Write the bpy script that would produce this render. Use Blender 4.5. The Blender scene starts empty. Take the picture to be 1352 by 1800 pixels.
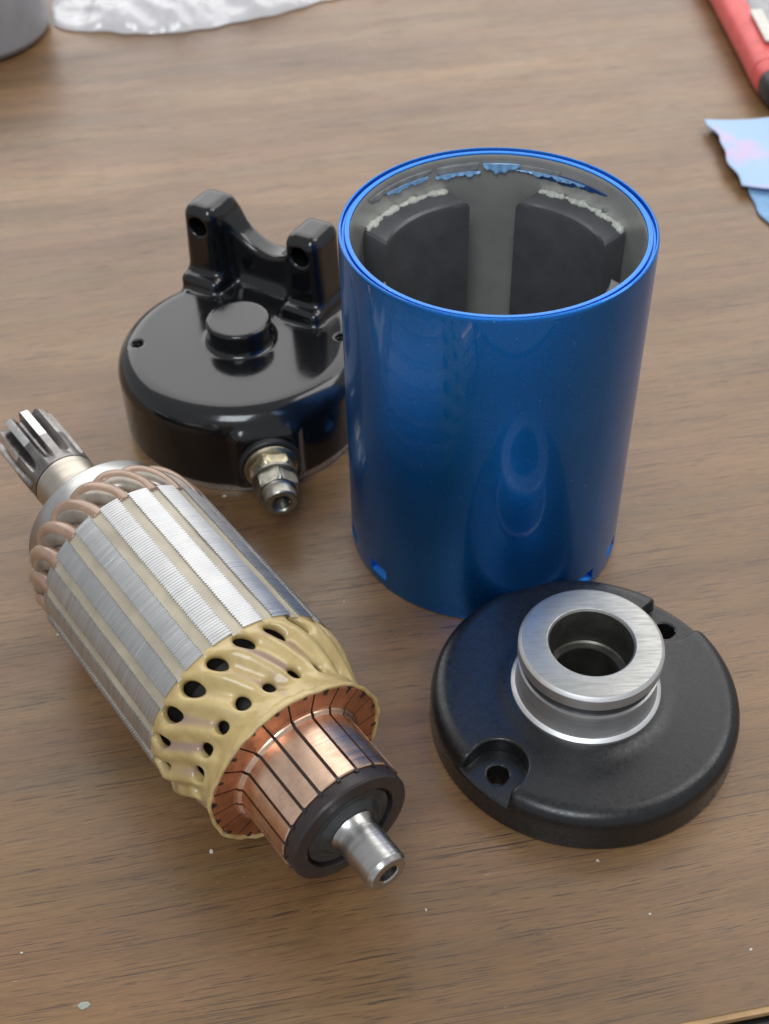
import bpy, math, random
import numpy as np
from mathutils import Matrix, Vector

random.seed(7)
rng = np.random.default_rng(7)
S = 0.001                       # all shapes below are written in millimetres
SC = bpy.context.scene
COL = SC.collection
pi = math.pi
R_ = math.radians

# ------------------------------------------------------------------ camera
cam_d = bpy.data.cameras.new('camera')
cam = bpy.data.objects.new('camera', cam_d); COL.objects.link(cam); SC.camera = cam
TH, RO, HC = 0.772, -0.0239, 276.42
fw = Vector((0, math.cos(TH), -math.sin(TH))); up0 = Vector((0, math.sin(TH), math.cos(TH))); rt0 = Vector((1, 0, 0))
rt = math.cos(RO) * rt0 + math.sin(RO) * up0; up = -math.sin(RO) * rt0 + math.cos(RO) * up0
M = Matrix.Identity(4)
for i in range(3):
    M[i][0], M[i][1], M[i][2] = rt[i], up[i], -fw[i]
M[2][3] = HC * S
cam.matrix_world = M
cam_d.sensor_fit = 'VERTICAL'; cam_d.sensor_height = 36.0
cam_d.lens = 2254.0 / 1800.0 * 36.0
cam_d.clip_start = 0.01; cam_d.clip_end = 50
cam_d.dof.use_dof = True; cam_d.dof.focus_distance = 0.308; cam_d.dof.aperture_fstop = 23.0

# ------------------------------------------------------------------ light (an indoor workshop: a bright window wall ahead, ceiling lamps)
w = bpy.data.worlds.new('World'); SC.world = w; w.use_nodes = True
bg = w.node_tree.nodes['Background']; bg.inputs[0].default_value = (0.94, 0.965, 1.0, 1); bg.inputs[1].default_value = 0.46

def area(name, loc, target, sx, sy, power, color):
    d = bpy.data.lights.new(name, 'AREA'); d.shape = 'RECTANGLE'; d.size = sx; d.size_y = sy
    d.energy = power; d.color = color
    o = bpy.data.objects.new(name, d); COL.objects.link(o); o.location = loc
    o.rotation_euler = (Vector(target) - Vector(loc)).to_track_quat('-Z', 'Y').to_euler()
    return o
area('window_light', (-0.02, 1.75, 1.06), (0.0, 0.45, 0.0), 3.0, 1.7, 29.0, (1.0, 0.985, 0.97))
area('ceiling_lamp', (1.15, 0.75, 1.75), (0.0, 0.3, 0.0), 0.7, 1.2, 10.0, (1.0, 0.98, 0.95))
area('ceiling_lamp', (-0.24, -0.80, 1.70), (0.0, 0.3, 0.0), 0.70, 0.85, 16.0, (0.88, 0.94, 1.0))

SC.view_settings.view_transform = 'Standard'; SC.view_settings.look = 'None'
SC.view_settings.exposure = 0.0; SC.view_settings.gamma = 1.0; SC.view_settings.use_curve_mapping = False
SC.render.engine = 'CYCLES'
SC.cycles.use_denoising = True
SC.cycles.max_bounces = 8

# ------------------------------------------------------------------ materials
class NT:
    def __init__(s, name):
        s.m = bpy.data.materials.new(name); s.m.use_nodes = True
        s.t = s.m.node_tree; s.b = s.t.nodes['Principled BSDF']
    def n(s, typ, **kw):
        nd = s.t.nodes.new(typ)
        for k, v in kw.items(): setattr(nd, k, v)
        return nd
    def l(s, a, b): s.t.links.new(a, b)
    def coord(s, sx, sy, sz, rot=(0, 0, 0)):
        tc = s.n('ShaderNodeTexCoord'); mp = s.n('ShaderNodeMapping')
        mp.inputs['Scale'].default_value = (sx, sy, sz); mp.inputs['Rotation'].default_value = rot
        s.l(tc.outputs['Object'], mp.inputs['Vector']); return mp.outputs[0]
    def noise(s, vec, scale, detail=2, rough=0.5, dist=0.0):
        nd = s.n('ShaderNodeTexNoise'); nd.inputs['Scale'].default_value = scale
        nd.inputs['Detail'].default_value = detail; nd.inputs['Roughness'].default_value = rough
        nd.inputs['Distortion'].default_value = dist
        if vec is not None: s.l(vec, nd.inputs['Vector'])
        return nd.outputs['Fac']
    def ramp(s, fac, stops):
        nd = s.n('ShaderNodeValToRGB'); e = nd.color_ramp.elements
        while len(e) < len(stops): e.new(0.5)
        for el, (p, c) in zip(e, stops):
            el.position = p; el.color = (c[0], c[1], c[2], 1) if isinstance(c, (tuple, list)) else (c, c, c, 1)
        s.l(fac, nd.inputs[0]); return nd.outputs[0]
    def mix(s, fac, a, b, blend='MIX'):
        nd = s.n('ShaderNodeMix', data_type='RGBA', blend_type=blend)
        for sock, v in ((nd.inputs[0], fac), (nd.inputs[6], a), (nd.inputs[7], b)):
            if hasattr(v, 'is_linked') or isinstance(v, bpy.types.NodeSocket): s.l(v, sock)
            else: sock.default_value = v if isinstance(v, (int, float)) else (*v, 1)
        return nd.outputs[2]
    def bump(s, h, strength, dist):
        nd = s.n('ShaderNodeBump'); nd.inputs['Strength'].default_value = strength; nd.inputs['Distance'].default_value = dist
        s.l(h, nd.inputs['Height']); s.l(nd.outputs[0], s.b.inputs['Normal']); return nd
    def set(s, **kw):
        names = dict(base='Base Color', rough='Roughness', metal='Metallic', coat='Coat Weight', coatr='Coat Roughness',
                     ior='IOR', trans='Transmission Weight', spec='Specular IOR Level', aniso='Anisotropic', sss='Subsurface Weight')
        for k, v in kw.items():
            sock = s.b.inputs[names[k]]
            if isinstance(v, bpy.types.NodeSocket): s.l(v, sock)
            else: sock.default_value = (*v, 1) if isinstance(v, tuple) else v
        return s

def simple(name, base, rough, metal=0.0, var=0.12, vscale=300, bump=0.0, bscale=2500, bdist=0.0002, rvar=0.08, **kw):
    """Procedural material: colour and gloss broken up by noise, with fine relief."""
    a = NT(name); v = a.coord(1, 1, 1)
    n1 = a.noise(v, vscale, 4, 0.6)
    c0 = tuple(max(0, c * (1 - var)) for c in base); c1 = tuple(min(1, c * (1 + var)) for c in base)
    a.set(base=a.ramp(n1, [(0.3, c0), (0.7, c1)]), metal=metal, **kw)
    a.set(rough=a.ramp(a.noise(v, vscale * 2.3, 3), [(0.3, max(0.02, rough - rvar)), (0.7, min(1, rough + rvar))]))
    if bump: a.bump(a.noise(v, bscale, 3), bump, bdist)
    return a.m

def wood():
    a = NT('walnut_laminate')
    tc = a.n('ShaderNodeTexCoord')
    warp = a.n('ShaderNodeTexNoise'); warp.inputs['Scale'].default_value = 7; warp.inputs['Detail'].default_value = 2
    a.l(tc.outputs['Object'], warp.inputs['Vector'])
    sub = a.n('ShaderNodeVectorMath', operation='SUBTRACT'); a.l(warp.outputs['Color'], sub.inputs[0]); sub.inputs[1].default_value = (.5, .5, .5)
    mul = a.n('ShaderNodeVectorMath', operation='MULTIPLY'); a.l(sub.outputs[0], mul.inputs[0]); mul.inputs[1].default_value = (0, 0.009, 0)
    add = a.n('ShaderNodeVectorMath', operation='ADD'); a.l(tc.outputs['Object'], add.inputs[0]); a.l(mul.outputs[0], add.inputs[1])
    def co(sx, sy):
        mp = a.n('ShaderNodeMapping'); mp.inputs['Scale'].default_value = (sx, sy, 1); a.l(add.outputs[0], mp.inputs['Vector']); return mp.outputs[0]
    big = a.noise(co(5, 34), 1, 3, 0.55)
    tint = a.noise(co(8, 60), 1.3, 2, 0.5)
    med = a.noise(co(9, 210), 1, 4, 0.60)
    fine = a.noise(co(120, 2300), 1, 3, 0.7)
    pore = a.noise(co(52, 1900), 1, 3, 0.5)
    pore2 = a.noise(co(15, 1500), 1.0, 3, 0.5)
    pmask = a.noise(co(16, 130), 1, 2, 0.5)
    col = a.ramp(big, [(0.25, (0.145, 0.076, 0.030)), (0.5, (0.214, 0.119, 0.050)), (0.75, (0.290, 0.171, 0.078))])
    col = a.mix(a.ramp(tint, [(0.42, 0.0), (0.72, 0.45)]), col, (0.240, 0.122, 0.068))
    col = a.mix(a.ramp(tint, [(0.25, 0.5), (0.44, 0.0)]), col, (0.162, 0.116, 0.064))
    col = a.mix(0.36, col, a.ramp(med, [(0.28, 0.52), (0.5, 0.95), (0.72, 1.22)]), 'MULTIPLY')
    col = a.mix(0.65, col, a.ramp(fine, [(0.28, 0.60), (0.5, 0.98), (0.75, 1.32)]), 'MULTIPLY')
    mx = a.n('ShaderNodeMath', operation='MAXIMUM')
    a.l(a.ramp(pore, [(0.35, 0.9), (0.385, 0.0)]), mx.inputs[0]); a.l(a.ramp(pore2, [(0.34, 0.9), (0.372, 0.0)]), mx.inputs[1])
    pore3 = a.noise(co(120, 2100), 1, 2, 0.5)
    mx2 = a.n('ShaderNodeMath', operation='MAXIMUM')
    a.l(mx.outputs[0], mx2.inputs[0]); a.l(a.ramp(pore3, [(0.33, 0.75), (0.37, 0.0)]), mx2.inputs[1])
    pm = a.n('ShaderNodeMath', operation='MULTIPLY')
    a.l(mx2.outputs[0], pm.inputs[0]); a.l(a.ramp(pmask, [(0.36, 0.4), (0.6, 1.0)]), pm.inputs[1])
    col = a.mix(pm.outputs[0], col, (0.048, 0.028, 0.018))
    blot = a.noise(co(4.5, 17), 1, 3, 0.55)
    col = a.mix(0.62, col, a.ramp(blot, [(0.30, (0.66, 0.60, 0.54)), (0.5, (0.98, 0.97, 0.95)), (0.72, (1.22, 1.20, 1.16))]), 'MULTIPLY')
    fleck = a.noise(co(300, 1500), 1, 2, 0.5)
    col = a.mix(a.ramp(fleck, [(0.73, 0.0), (0.78, 0.45)]), col, (0.42, 0.31, 0.21))
    # wear: pale scuffs and a few pink paint smears
    sc = a.noise(a.coord(55, 40, 1), 1, 5, 0.7)
    col = a.mix(a.ramp(sc, [(0.70, 0.0), (0.80, 0.35)]), col, (0.42, 0.34, 0.28))
    a.set(base=col, spec=0.62)
    rn = a.noise(a.coord(30, 60, 1), 1, 4, 0.6)
    a.set(rough=a.ramp(rn, [(0.3, 0.27), (0.7, 0.38)]))
    hm = a.n('ShaderNodeMath', operation='SUBTRACT'); a.l(fine, hm.inputs[0]); a.l(pm.outputs[0], hm.inputs[1])
    a.bump(hm.outputs[0], 0.22, 0.00018)
    return a.m

def blue_paint():
    a = NT('metallic_blue_paint'); v = a.coord(1, 1, 1)
    fl = a.noise(v, 5200, 2, 0.7); bl = a.noise(v, 60, 3)
    col = a.ramp(fl, [(0.32, (0.004, 0.105, 0.40)), (0.6, (0.007, 0.195, 0.66)), (0.8, (0.05, 0.36, 0.85))])
    col = a.mix(0.25, col, a.ramp(bl, [(0.3, 0.75), (0.7, 1.2)]), 'MULTIPLY')
    dust = a.noise(v, 1150, 2, 0.4)
    col = a.mix(a.ramp(dust, [(0.755, 0.0), (0.79, 0.7)]), col, (0.45, 0.55, 0.68))
    a.set(base=col, metal=0.92, rough=0.38, coat=0.42, coatr=0.025, spec=0.5)
    a.bump(a.noise(v, 420, 2), 0.10, 0.00008)
    return a.m

def laminate_steel():
    a = NT('laminated_steel'); v = a.coord(1, 1, 1)
    n1 = a.noise(v, 160, 4, 0.6)
    st = a.noise(a.coord(2400, 60, 60), 1, 2, 0.5)
    col = a.ramp(n1, [(0.3, (0.54, 0.54, 0.545)), (0.7, (0.61, 0.61, 0.60))])
    col = a.mix(0.35, col, a.ramp(st, [(0.3, 0.72), (0.7, 1.1)]), 'MULTIPLY')
    a.set(base=col, metal=1.0, rough=a.ramp(st, [(0.3, 0.42), (0.7, 0.52)]))
    a.bump(st, 0.15, 0.0001)
    return a.m

def brushed(name, base, rough, sx, sy, sz, rot=(0, 0, 0), strength=0.25, dark=0.6, metal=1.0):
    a = NT(name); v = a.coord(sx, sy, sz, rot)
    st = a.noise(v, 1, 3, 0.6); bl = a.noise(a.coord(1, 1, 1), 180, 4, 0.6)
    col = a.mix(0.5, base, a.ramp(st, [(0.28, dark), (0.5, 1.0), (0.72, 1.15)]), 'MULTIPLY')
    col = a.mix(0.4, col, a.ramp(bl, [(0.3, 0.75), (0.65, 1.08)]), 'MULTIPLY')
    a.set(base=col, metal=metal, rough=a.ramp(st, [(0.3, rough + 0.08), (0.7, max(0.05, rough - 0.05))]))
    a.bump(st, strength, 0.0001)
    return a.m

def varnish():
    a = NT('yellow_varnish'); v = a.coord(1, 1, 1)
    n1 = a.noise(v, 130, 4, 0.6, 0.6); n2 = a.noise(a.coord(90, 260, 260), 1, 3, 0.5)
    col = a.ramp(n1, [(0.25, (0.41, 0.285, 0.105)), (0.55, (0.57, 0.425, 0.18)), (0.8, (0.70, 0.55, 0.27))])
    col = a.mix(a.ramp(n2, [(0.58, 0.0), (0.74, 0.45)]), col, (0.36, 0.235, 0.165))
    wt = a.n('ShaderNodeAttribute', attribute_name='wire_shade_tint')
    col = a.mix(a.ramp(wt.outputs['Fac'], [(0.05, 0.0), (0.8, 0.9)]), col, (0.33, 0.215, 0.175))
    a.set(base=col, rough=0.36, coat=0.45, coatr=0.12, sss=0.0)
    a.bump(a.noise(v, 260, 3), 0.12, 0.0003)
    return a.m

def copper(name, base, rough, var=0.25):
    a = NT(name); v = a.coord(1, 1, 1)
    n1 = a.noise(v, 210, 4, 0.65); st = a.noise(a.coord(1700, 70, 70), 1, 3, 0.6)
    c0 = tuple(c * (1 - var) for c in base); c1 = tuple(min(1, c * (1 + var * .5)) for c in base)
    col = a.ramp(n1, [(0.3, c0), (0.65, c1)])
    col = a.mix(0.3, col, a.ramp(st, [(0.3, 0.7), (0.7, 1.12)]), 'MULTIPLY')
    a.set(base=col, metal=1.0, rough=a.ramp(st, [(0.3, rough + .07), (0.7, rough - .05)]))
    a.bump(st, 0.15, 0.0001)
    return a.m

MT = {}
MT['wood'] = wood()
MT['edge'] = simple('black_edge_plastic', (0.012, 0.013, 0.015), 0.45)
MT['raw_edge'] = simple('worn_tan_edge', (0.42, 0.26, 0.12), 0.6, var=0.3, vscale=120)
MT['blue'] = blue_paint()
MT['bore'] = simple('bare_grey_bore', (0.56, 0.555, 0.535), 0.34, 0.45, var=0.14, vscale=60, bump=0.15)
MT['magnet'] = simple('ferrite_magnet', (0.080, 0.080, 0.086), 0.40, var=0.15, vscale=110, bump=0.25, bscale=1200)
MT['glue'] = simple('dried_white_glue', (0.55, 0.56, 0.50), 0.55, var=0.2, vscale=600, bump=0.4)
MT['flake_pale'] = simple('pale_blue_paint_film', (0.20, 0.40, 0.68), 0.3, var=0.25, vscale=500, bump=0.4, bscale=900, coat=0.5)
MT['flake_dark'] = simple('dark_blue_paint_film', (0.012, 0.07, 0.22), 0.35, var=0.4, vscale=220, bump=0.3)
MT['flake_grey'] = simple('grey_primer_film', (0.26, 0.27, 0.28), 0.5, var=0.3, vscale=300, bump=0.4)
MT['gloss_black'] = simple('gloss_black_paint', (0.0062, 0.0064, 0.0072), 0.15, var=0.1, rvar=0.03, bump=0.06, bscale=700, coat=0.25, coatr=0.05)
MT['satin_black'] = simple('satin_black_cast', (0.0095, 0.0098, 0.0110), 0.31, var=0.25, vscale=400, bump=0.09, bscale=1300, bdist=0.0003, spec=0.5)
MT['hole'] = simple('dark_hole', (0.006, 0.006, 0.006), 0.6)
MT['lam'] = laminate_steel()
MT['slot'] = simple('varnished_slot_paper', (0.44, 0.385, 0.285), 0.38, var=0.22, vscale=70, bump=0.15, bscale=500, coat=0.3)
MT['core'] = simple('dark_core', (0.03, 0.027, 0.022), 0.6)
MT['varnish'] = varnish()
MT['cu'] = copper('bright_copper_bars', (0.96, 0.62, 0.45), 0.30)
MT['cu_riser'] = copper('dull_copper', (0.72, 0.34, 0.20), 0.42, 0.35)
MT['mica'] = simple('dark_mica', (0.028, 0.018, 0.014), 0.6)
MT['hub'] = simple('brown_black_phenolic', (0.030, 0.022, 0.022), 0.36, var=0.25, bump=0.1)
MT['hub_in'] = simple('dark_grey_cone', (0.055, 0.058, 0.058), 0.38, 0.4, var=0.4, vscale=220)
MT['shaft'] = brushed('turned_shaft_steel', (0.52, 0.51, 0.49), 0.26, 1500, 50, 50)
MT['wire'] = simple('varnished_copper_wire', (0.34, 0.215, 0.145), 0.30, 0.12, var=0.22, vscale=140, coat=0.6, coatr=0.1)
MT['wire_gap'] = simple('grey_wire_side', (0.26, 0.215, 0.17), 0.3, 0.25, var=0.3, vscale=200, coat=0.4)
MT['collar'] = brushed('silver_collar', (0.56, 0.56, 0.55), 0.30, 700, 30, 30, dark=0.85)
MT['beige'] = brushed('beige_steel', (0.55, 0.50, 0.43), 0.36, 900, 40, 40, dark=0.8)
MT['spline'] = simple('worn_gear_steel', (0.25, 0.235, 0.23), 0.33, 1.0, var=0.3, vscale=180, bump=0.2)
MT['land'] = simple('bright_tooth_steel', (0.74, 0.73, 0.71), 0.3, 1.0, var=0.12, vscale=300)
MT['ring_top'] = brushed('filed_ring_steel', (0.47, 0.47, 0.45), 0.48, 140, 1500, 60, (0, 0, R_(-28)), 0.35, 0.62)
MT['ring_side'] = brushed('turned_ring_steel', (0.78, 0.78, 0.78), 0.46, 45, 45, 1500, dark=0.72)
MT['groove'] = simple('dark_groove_steel', (0.045, 0.045, 0.046), 0.4, 0.6)
MT['bore_dark'] = simple('dark_bore_steel', (0.12, 0.115, 0.10), 0.35, 0.7, var=0.4, vscale=150)  # bore wall, darker than the outer ring steel
MT['zinc'] = brushed('dull_zinc', (0.33, 0.315, 0.27), 0.34, 500, 500, 500, strength=0.3)
MT['zinc_y'] = brushed('yellow_zinc', (0.50, 0.44, 0.30), 0.32, 400, 400, 400, strength=0.3)
MT['rubber'] = simple('black_insulator', (0.018, 0.018, 0.019), 0.42, bump=0.2)
MT['lip'] = simple('machined_lip', (0.62, 0.62, 0.62), 0.3, 0.9)
MT['red'] = simple('red_plastic', (0.72, 0.10, 0.095), 0.42, var=0.12, vscale=100)
MT['tool_black'] = simple('black_plastic', (0.03, 0.03, 0.033), 0.4)
MT['tool_grey'] = simple('grey_metal', (0.30, 0.30, 0.31), 0.4, 0.7)
MT['label'] = simple('off_white_label', (0.70, 0.68, 0.62), 0.5)
MT['tub'] = simple('grey_plastic', (0.29, 0.29, 0.305), 0.45, var=0.15, vscale=50)
MT['tub_in'] = simple('pale_plastic', (0.6, 0.6, 0.6), 0.4)
MT['chip'] = simple('pale_chip', (0.60, 0.58, 0.52), 0.4)
MT['chip_g'] = simple('grey_green_chip', (0.34, 0.36, 0.30), 0.35)

def towel_mat():
    a = NT('blue_paper_towel'); v = a.coord(1, 1, 1)
    col = a.ramp(a.noise(v, 38, 3, 0.5), [(0.5, (0.44, 0.60, 0.82)), (0.62, (0.64, 0.55, 0.74))])
    a.set(base=col, rough=0.9); a.bump(a.noise(v, 900, 3), 0.5, 0.0005); return a.m
MT['towel'] = towel_mat()
MT['towel2'] = simple('blue_paper_under', (0.24, 0.42, 0.66), 0.9, bump=0.4)

def bag_mat():
    a = NT('clear_plastic_film'); v = a.coord(1, 1, 1)
    a.set(base=(0.82, 0.81, 0.84), rough=0.14, trans=0.0, ior=1.45, spec=0.8, coat=1.0, coatr=0.05)
    a.b.inputs['Alpha'].default_value = 0.58
    a.bump(a.noise(v, 45, 2, 0.5, 1.0), 0.35, 0.005); return a.m
MT['bag'] = bag_mat()

# ------------------------------------------------------------------ mesh helpers (mm in, metres out)
def mesh_obj(name, verts, faces, mat, parent=None, smooth=True, sharp=35, mats=None, fmat=None):
    me = bpy.data.meshes.new(name)
    V = (np.asarray(verts, dtype=np.float64) * S).tolist()
    me.from_pydata(V, [], [list(map(int, f)) for f in faces])
    for m in (mats or [mat]): me.materials.append(MT[m])
    if fmat is not None: me.polygons.foreach_set('material_index', np.asarray(fmat, dtype=np.int32))
    if smooth:
        me.polygons.foreach_set('use_smooth', [True] * len(me.polygons))
        me.update()
        if sharp: me.set_sharp_from_angle(angle=R_(sharp))
    me.update()
    o = bpy.data.objects.new(name, me); COL.objects.link(o)
    if parent: o.parent = parent
    return o

def tag(o, label, cat, group=None, kind=None):
    if label: o['label'] = label
    if cat: o['category'] = cat
    if group: o['group'] = group
    if kind: o['kind'] = kind
    return o

def empty(name, loc, rot=(0, 0, 0), label=None, cat=None, group=None):
    o = bpy.data.objects.new(name, None); COL.objects.link(o)
    o.empty_display_size = 0.01
    o.location = [c * S for c in loc]; o.rotation_euler = rot
    return tag(o, label, cat, group)

def lathe(prof, n=96, axis='z', off=(0, 0, 0), closed=False, a0=0.0, a1=2 * pi):
    """prof: (r, h) pairs. axis z: upright; axis x: along +x, angle 0 = +y, 90 deg = +z."""
    full = abs(a1 - a0 - 2 * pi) < 1e-6
    m = len(prof); cols = n if full else n + 1
    V, F = [], []
    for i in range(cols):
        t = a0 + (a1 - a0) * i / n
        c, s = math.cos(t), math.sin(t)
        for r, h in prof:
            V.append((off[0] + r * c, off[1] + r * s, off[2] + h) if axis == 'z' else (off[0] + h, off[1] + r * c, off[2] + r * s))
    for i in range(n):
        j = (i + 1) % cols
        for k in range(m if closed else m - 1):
            k2 = (k + 1) % m
            F.append((i * m + k, j * m + k, j * m + k2, i * m + k2) if axis == 'z' else (i * m + k, j * m + k, j * m + k2, i * m + k2))
    return V, F

def join(*parts):
    V, F = [], []
    for v, f in parts:
        o = len(V); V += [tuple(p) for p in v]; F += [tuple(i + o for i in q) for q in f]
    return V, F

def box(x0, x1, y0, y1, z0, z1):
    V = [(x, y, z) for x in (x0, x1) for y in (y0, y1) for z in (z0, z1)]
    F = [(0, 1, 3, 2), (4, 6, 7, 5), (0, 4, 5, 1), (2, 3, 7, 6), (0, 2, 6, 4), (1, 5, 7, 3)]
    return V, F

def tube(pts, rad, n=10, flat=1.0):
    P = np.asarray(pts, float); N = len(P)
    rad = np.broadcast_to(np.asarray(rad, float), (N,))
    T = np.gradient(P, axis=0); T /= np.linalg.norm(T, axis=1)[:, None]
    ref = np.array([0, 0, 1.0]) if abs(T[0][2]) < 0.9 else np.array([1.0, 0, 0])
    nrm = np.cross(T[0], ref); nrm /= np.linalg.norm(nrm)
    V, F = [], []
    for i in range(N):
        nrm = nrm - T[i] * (nrm @ T[i]); nrm /= np.linalg.norm(nrm)
        b = np.cross(T[i], nrm)
        for k in range(n):
            a = 2 * pi * k / n
            V.append(P[i] + rad[i] * (math.cos(a) * nrm + flat * math.sin(a) * b))
    for i in range(N - 1):
        for k in range(n):
            k2 = (k + 1) % n
            F.append((i * n + k, i * n + k2, (i + 1) * n + k2, (i + 1) * n + k))
    F.append(tuple(range(n - 1, -1, -1))); F.append(tuple((N - 1) * n + k for k in range(n)))
    return V, F

def bevel(o, width, seg=2, angle=40):
    m = o.modifiers.new('bevel', 'BEVEL'); m.width = width * S; m.segments = seg; m.limit_method = 'ANGLE'; m.angle_limit = R_(angle)
    return o

# signed-distance modelling: sample a distance function, extract its skin, pull the points onto it
def smin(a, b, k):
    h = np.clip(0.5 + 0.5 * (b - a) / k, 0, 1); return b + (a - b) * h - k * h * (1 - h)
def smax(a, b, k): return -smin(-a, -b, k)
def rbox(x, y, z, c, hx, r):
    qx = np.abs(x - c[0]) - hx[0] + r; qy = np.abs(y - c[1]) - hx[1] + r; qz = np.abs(z - c[2]) - hx[2] + r
    return np.sqrt(np.maximum(qx, 0) ** 2 + np.maximum(qy, 0) ** 2 + np.maximum(qz, 0) ** 2) + np.minimum(np.maximum(qx, np.maximum(qy, qz)), 0) - r
def rcyl(rad, z, R, z0, z1, r):
    q1 = rad - R + r; q2 = np.abs(z - (z0 + z1) / 2) - (z1 - z0) / 2 + r
    return np.sqrt(np.maximum(q1, 0) ** 2 + np.maximum(q2, 0) ** 2) + np.minimum(np.maximum(q1, q2), 0) - r

def sdf_mesh(f, lo, hi, h):
    ax = [np.arange(lo[i], hi[i] + h, h) for i in range(3)]
    X, Y, Z = np.meshgrid(*ax, indexing='ij'); D = f(X, Y, Z)
    neg = D < 0
    nx, ny, nz = D.shape
    cnt = np.zeros((nx - 1, ny - 1, nz - 1), np.int32); acc = np.zeros((nx - 1, ny - 1, nz - 1, 3))
    cs = [(i, j, k) for i in (0, 1) for j in (0, 1) for k in (0, 1)]
    sl = lambda A, c: A[c[0]:nx - 1 + c[0], c[1]:ny - 1 + c[1], c[2]:nz - 1 + c[2]]
    for a in cs:
        for ax_ in range(3):
            if a[ax_]: continue
            b = list(a); b[ax_] = 1
            da, db = sl(D, a), sl(D, b); cr = (da < 0) != (db < 0)
            tt = np.where(cr, da / np.where(cr, da - db, 1), 0)
            cnt += cr
            for d in range(3):
                acc[..., d] += np.where(cr, a[d] + (tt if d == ax_ else 0), 0)
    act = cnt > 0
    idx = -np.ones(act.shape, np.int64); idx[act] = np.arange(act.sum())
    I = np.argwhere(act); P = (I + acc[act] / cnt[act][:, None]) * h + np.array(lo)
    faces = []
    for d in range(3):
        e1, e2 = (d + 1) % 3, (d + 2) % 3
        s0 = [slice(None)] * 3; s1 = [slice(None)] * 3; s0[d] = slice(0, -1); s1[d] = slice(1, None)
        n0, n1 = neg[tuple(s0)], neg[tuple(s1)]
        for fl in (False, True):
            E = np.argwhere((n0 & ~n1) if not fl else (~n0 & n1))
            ok = (E[:, e1] > 0) & (E[:, e2] > 0) & (E[:, e1] < act.shape[e1]) & (E[:, e2] < act.shape[e2]); E = E[ok]
            q = []
            for (o1, o2) in ((1, 1), (0, 1), (0, 0), (1, 0)):
                c = E.copy(); c[:, e1] -= o1; c[:, e2] -= o2; q.append(idx[c[:, 0], c[:, 1], c[:, 2]])
            Q = np.stack(q if not fl else q[::-1], 1); faces.append(Q)
    F = np.concatenate(faces); F = F[(F >= 0).all(1)]
    e = h * 0.15
    for it in range(4):
        d0 = f(P[:, 0], P[:, 1], P[:, 2])
        g = np.stack([f(P[:, 0] + e * (i == 0), P[:, 1] + e * (i == 1), P[:, 2] + e * (i == 2)) - f(P[:, 0] - e * (i == 0), P[:, 1] - e * (i == 1), P[:, 2] - e * (i == 2)) for i in range(3)], 1) / (2 * e)
        g2 = np.maximum((g * g).sum(1), 0.05)
        st = -(d0 / g2)[:, None] * g; ln = np.linalg.norm(st, axis=1)[:, None]
        P = P + st * np.minimum(1, 0.5 * h / np.maximum(ln, 1e-9))
    return P, F

# ------------------------------------------------------------------ the table
TA = R_(9.57)
def edge_pt(x):                                   # near edge of the table top
    return 121.39 + (x - 67.32) * math.tan(TA)
tv, tf = box(-900, 900, 1.3, 760, -28, 0)
table = mesh_obj('table_top', tv, tf, 'wood', smooth=False); tag(table, 'walnut grain laminate work table top', 'table', kind='structure')
table.location = (67.32 * S, 121.39 * S, 0); table.rotation_euler = (0, 0, TA)
v, f = box(-900, 900, 0.0, 1.3, -2.0, -0.25)
mesh_obj('worn_edge', v, f, 'raw_edge', table, smooth=False)
v, f = box(-900, 900, -7.5, -0.02, -30, -2.2)
bevel(mesh_obj('edge_strip', v, f, 'edge', table, smooth=False), 1.2)

# ------------------------------------------------------------------ blue motor housing
HX, HY, HH = 29.98, 278.52, 104.02
hous = empty('motor_housing', (HX, HY, 0), label='upright metallic blue painted motor housing cylinder with magnets inside', cat='motor housing')
prof = [(37.2, 0.0), (39.5, 0.0), (39.9, 0.25), (40, 0.7)]
zz = [1.5, 2.5, 3.1, 3.3]
zs_rows = list(np.arange(3.6, 7.6, 0.3)) + [7.7, 8.2, 9.5, 12, 18, 26] + list(np.arange(35, 100, 8)) + [100, 102, 103]
prof += [(40, z) for z in zz + zs_rows]
prof += [(40, 103.3), (39.85, 103.8), (39.5, 104.02), (39.25, 103.95), (39.1, 103.6), (39.0, 102.95), (38.55, 102.9), (38.45, 103.4), (38.3, 103.62),
         (37.5, 103.62), (37.2, 103.5), (37.05, 103.2)]
n_paint = len(prof) - 1
prof += [(37.05, 101.6), (37.15, 101.3), (37.15, 60), (37.2, 0.0)]
NS = 720
v, f = lathe(prof, NS)
v = np.array(v)
ang = np.degrees(np.arctan2(v[:, 1], v[:, 0])); rad = np.hypot(v[:, 0], v[:, 1])
for sa in (-168.5, -143.5, -47.6, -25.0, 15, 40, 140, 165):
    inside = (np.abs((ang - sa + 180) % 360 - 180) < 4.9) & (v[:, 2] > 3.2) & (v[:, 2] < 7.05) & (rad > 39.9)
    dep = np.minimum(2.1, 2.1 * (v[:, 2] - 3.2) / 1.2)
    k = np.where(inside, (rad - dep) / rad, 1.0)
    v[:, 0] *= k; v[:, 1] *= k
fm = [0 if (i % (len(prof) - 1)) < n_paint else 1 for i in range(len(f))]
mesh_obj('shell', v, f, None, hous, sharp=30, mats=['blue', 'bore'], fmat=fm)

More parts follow.
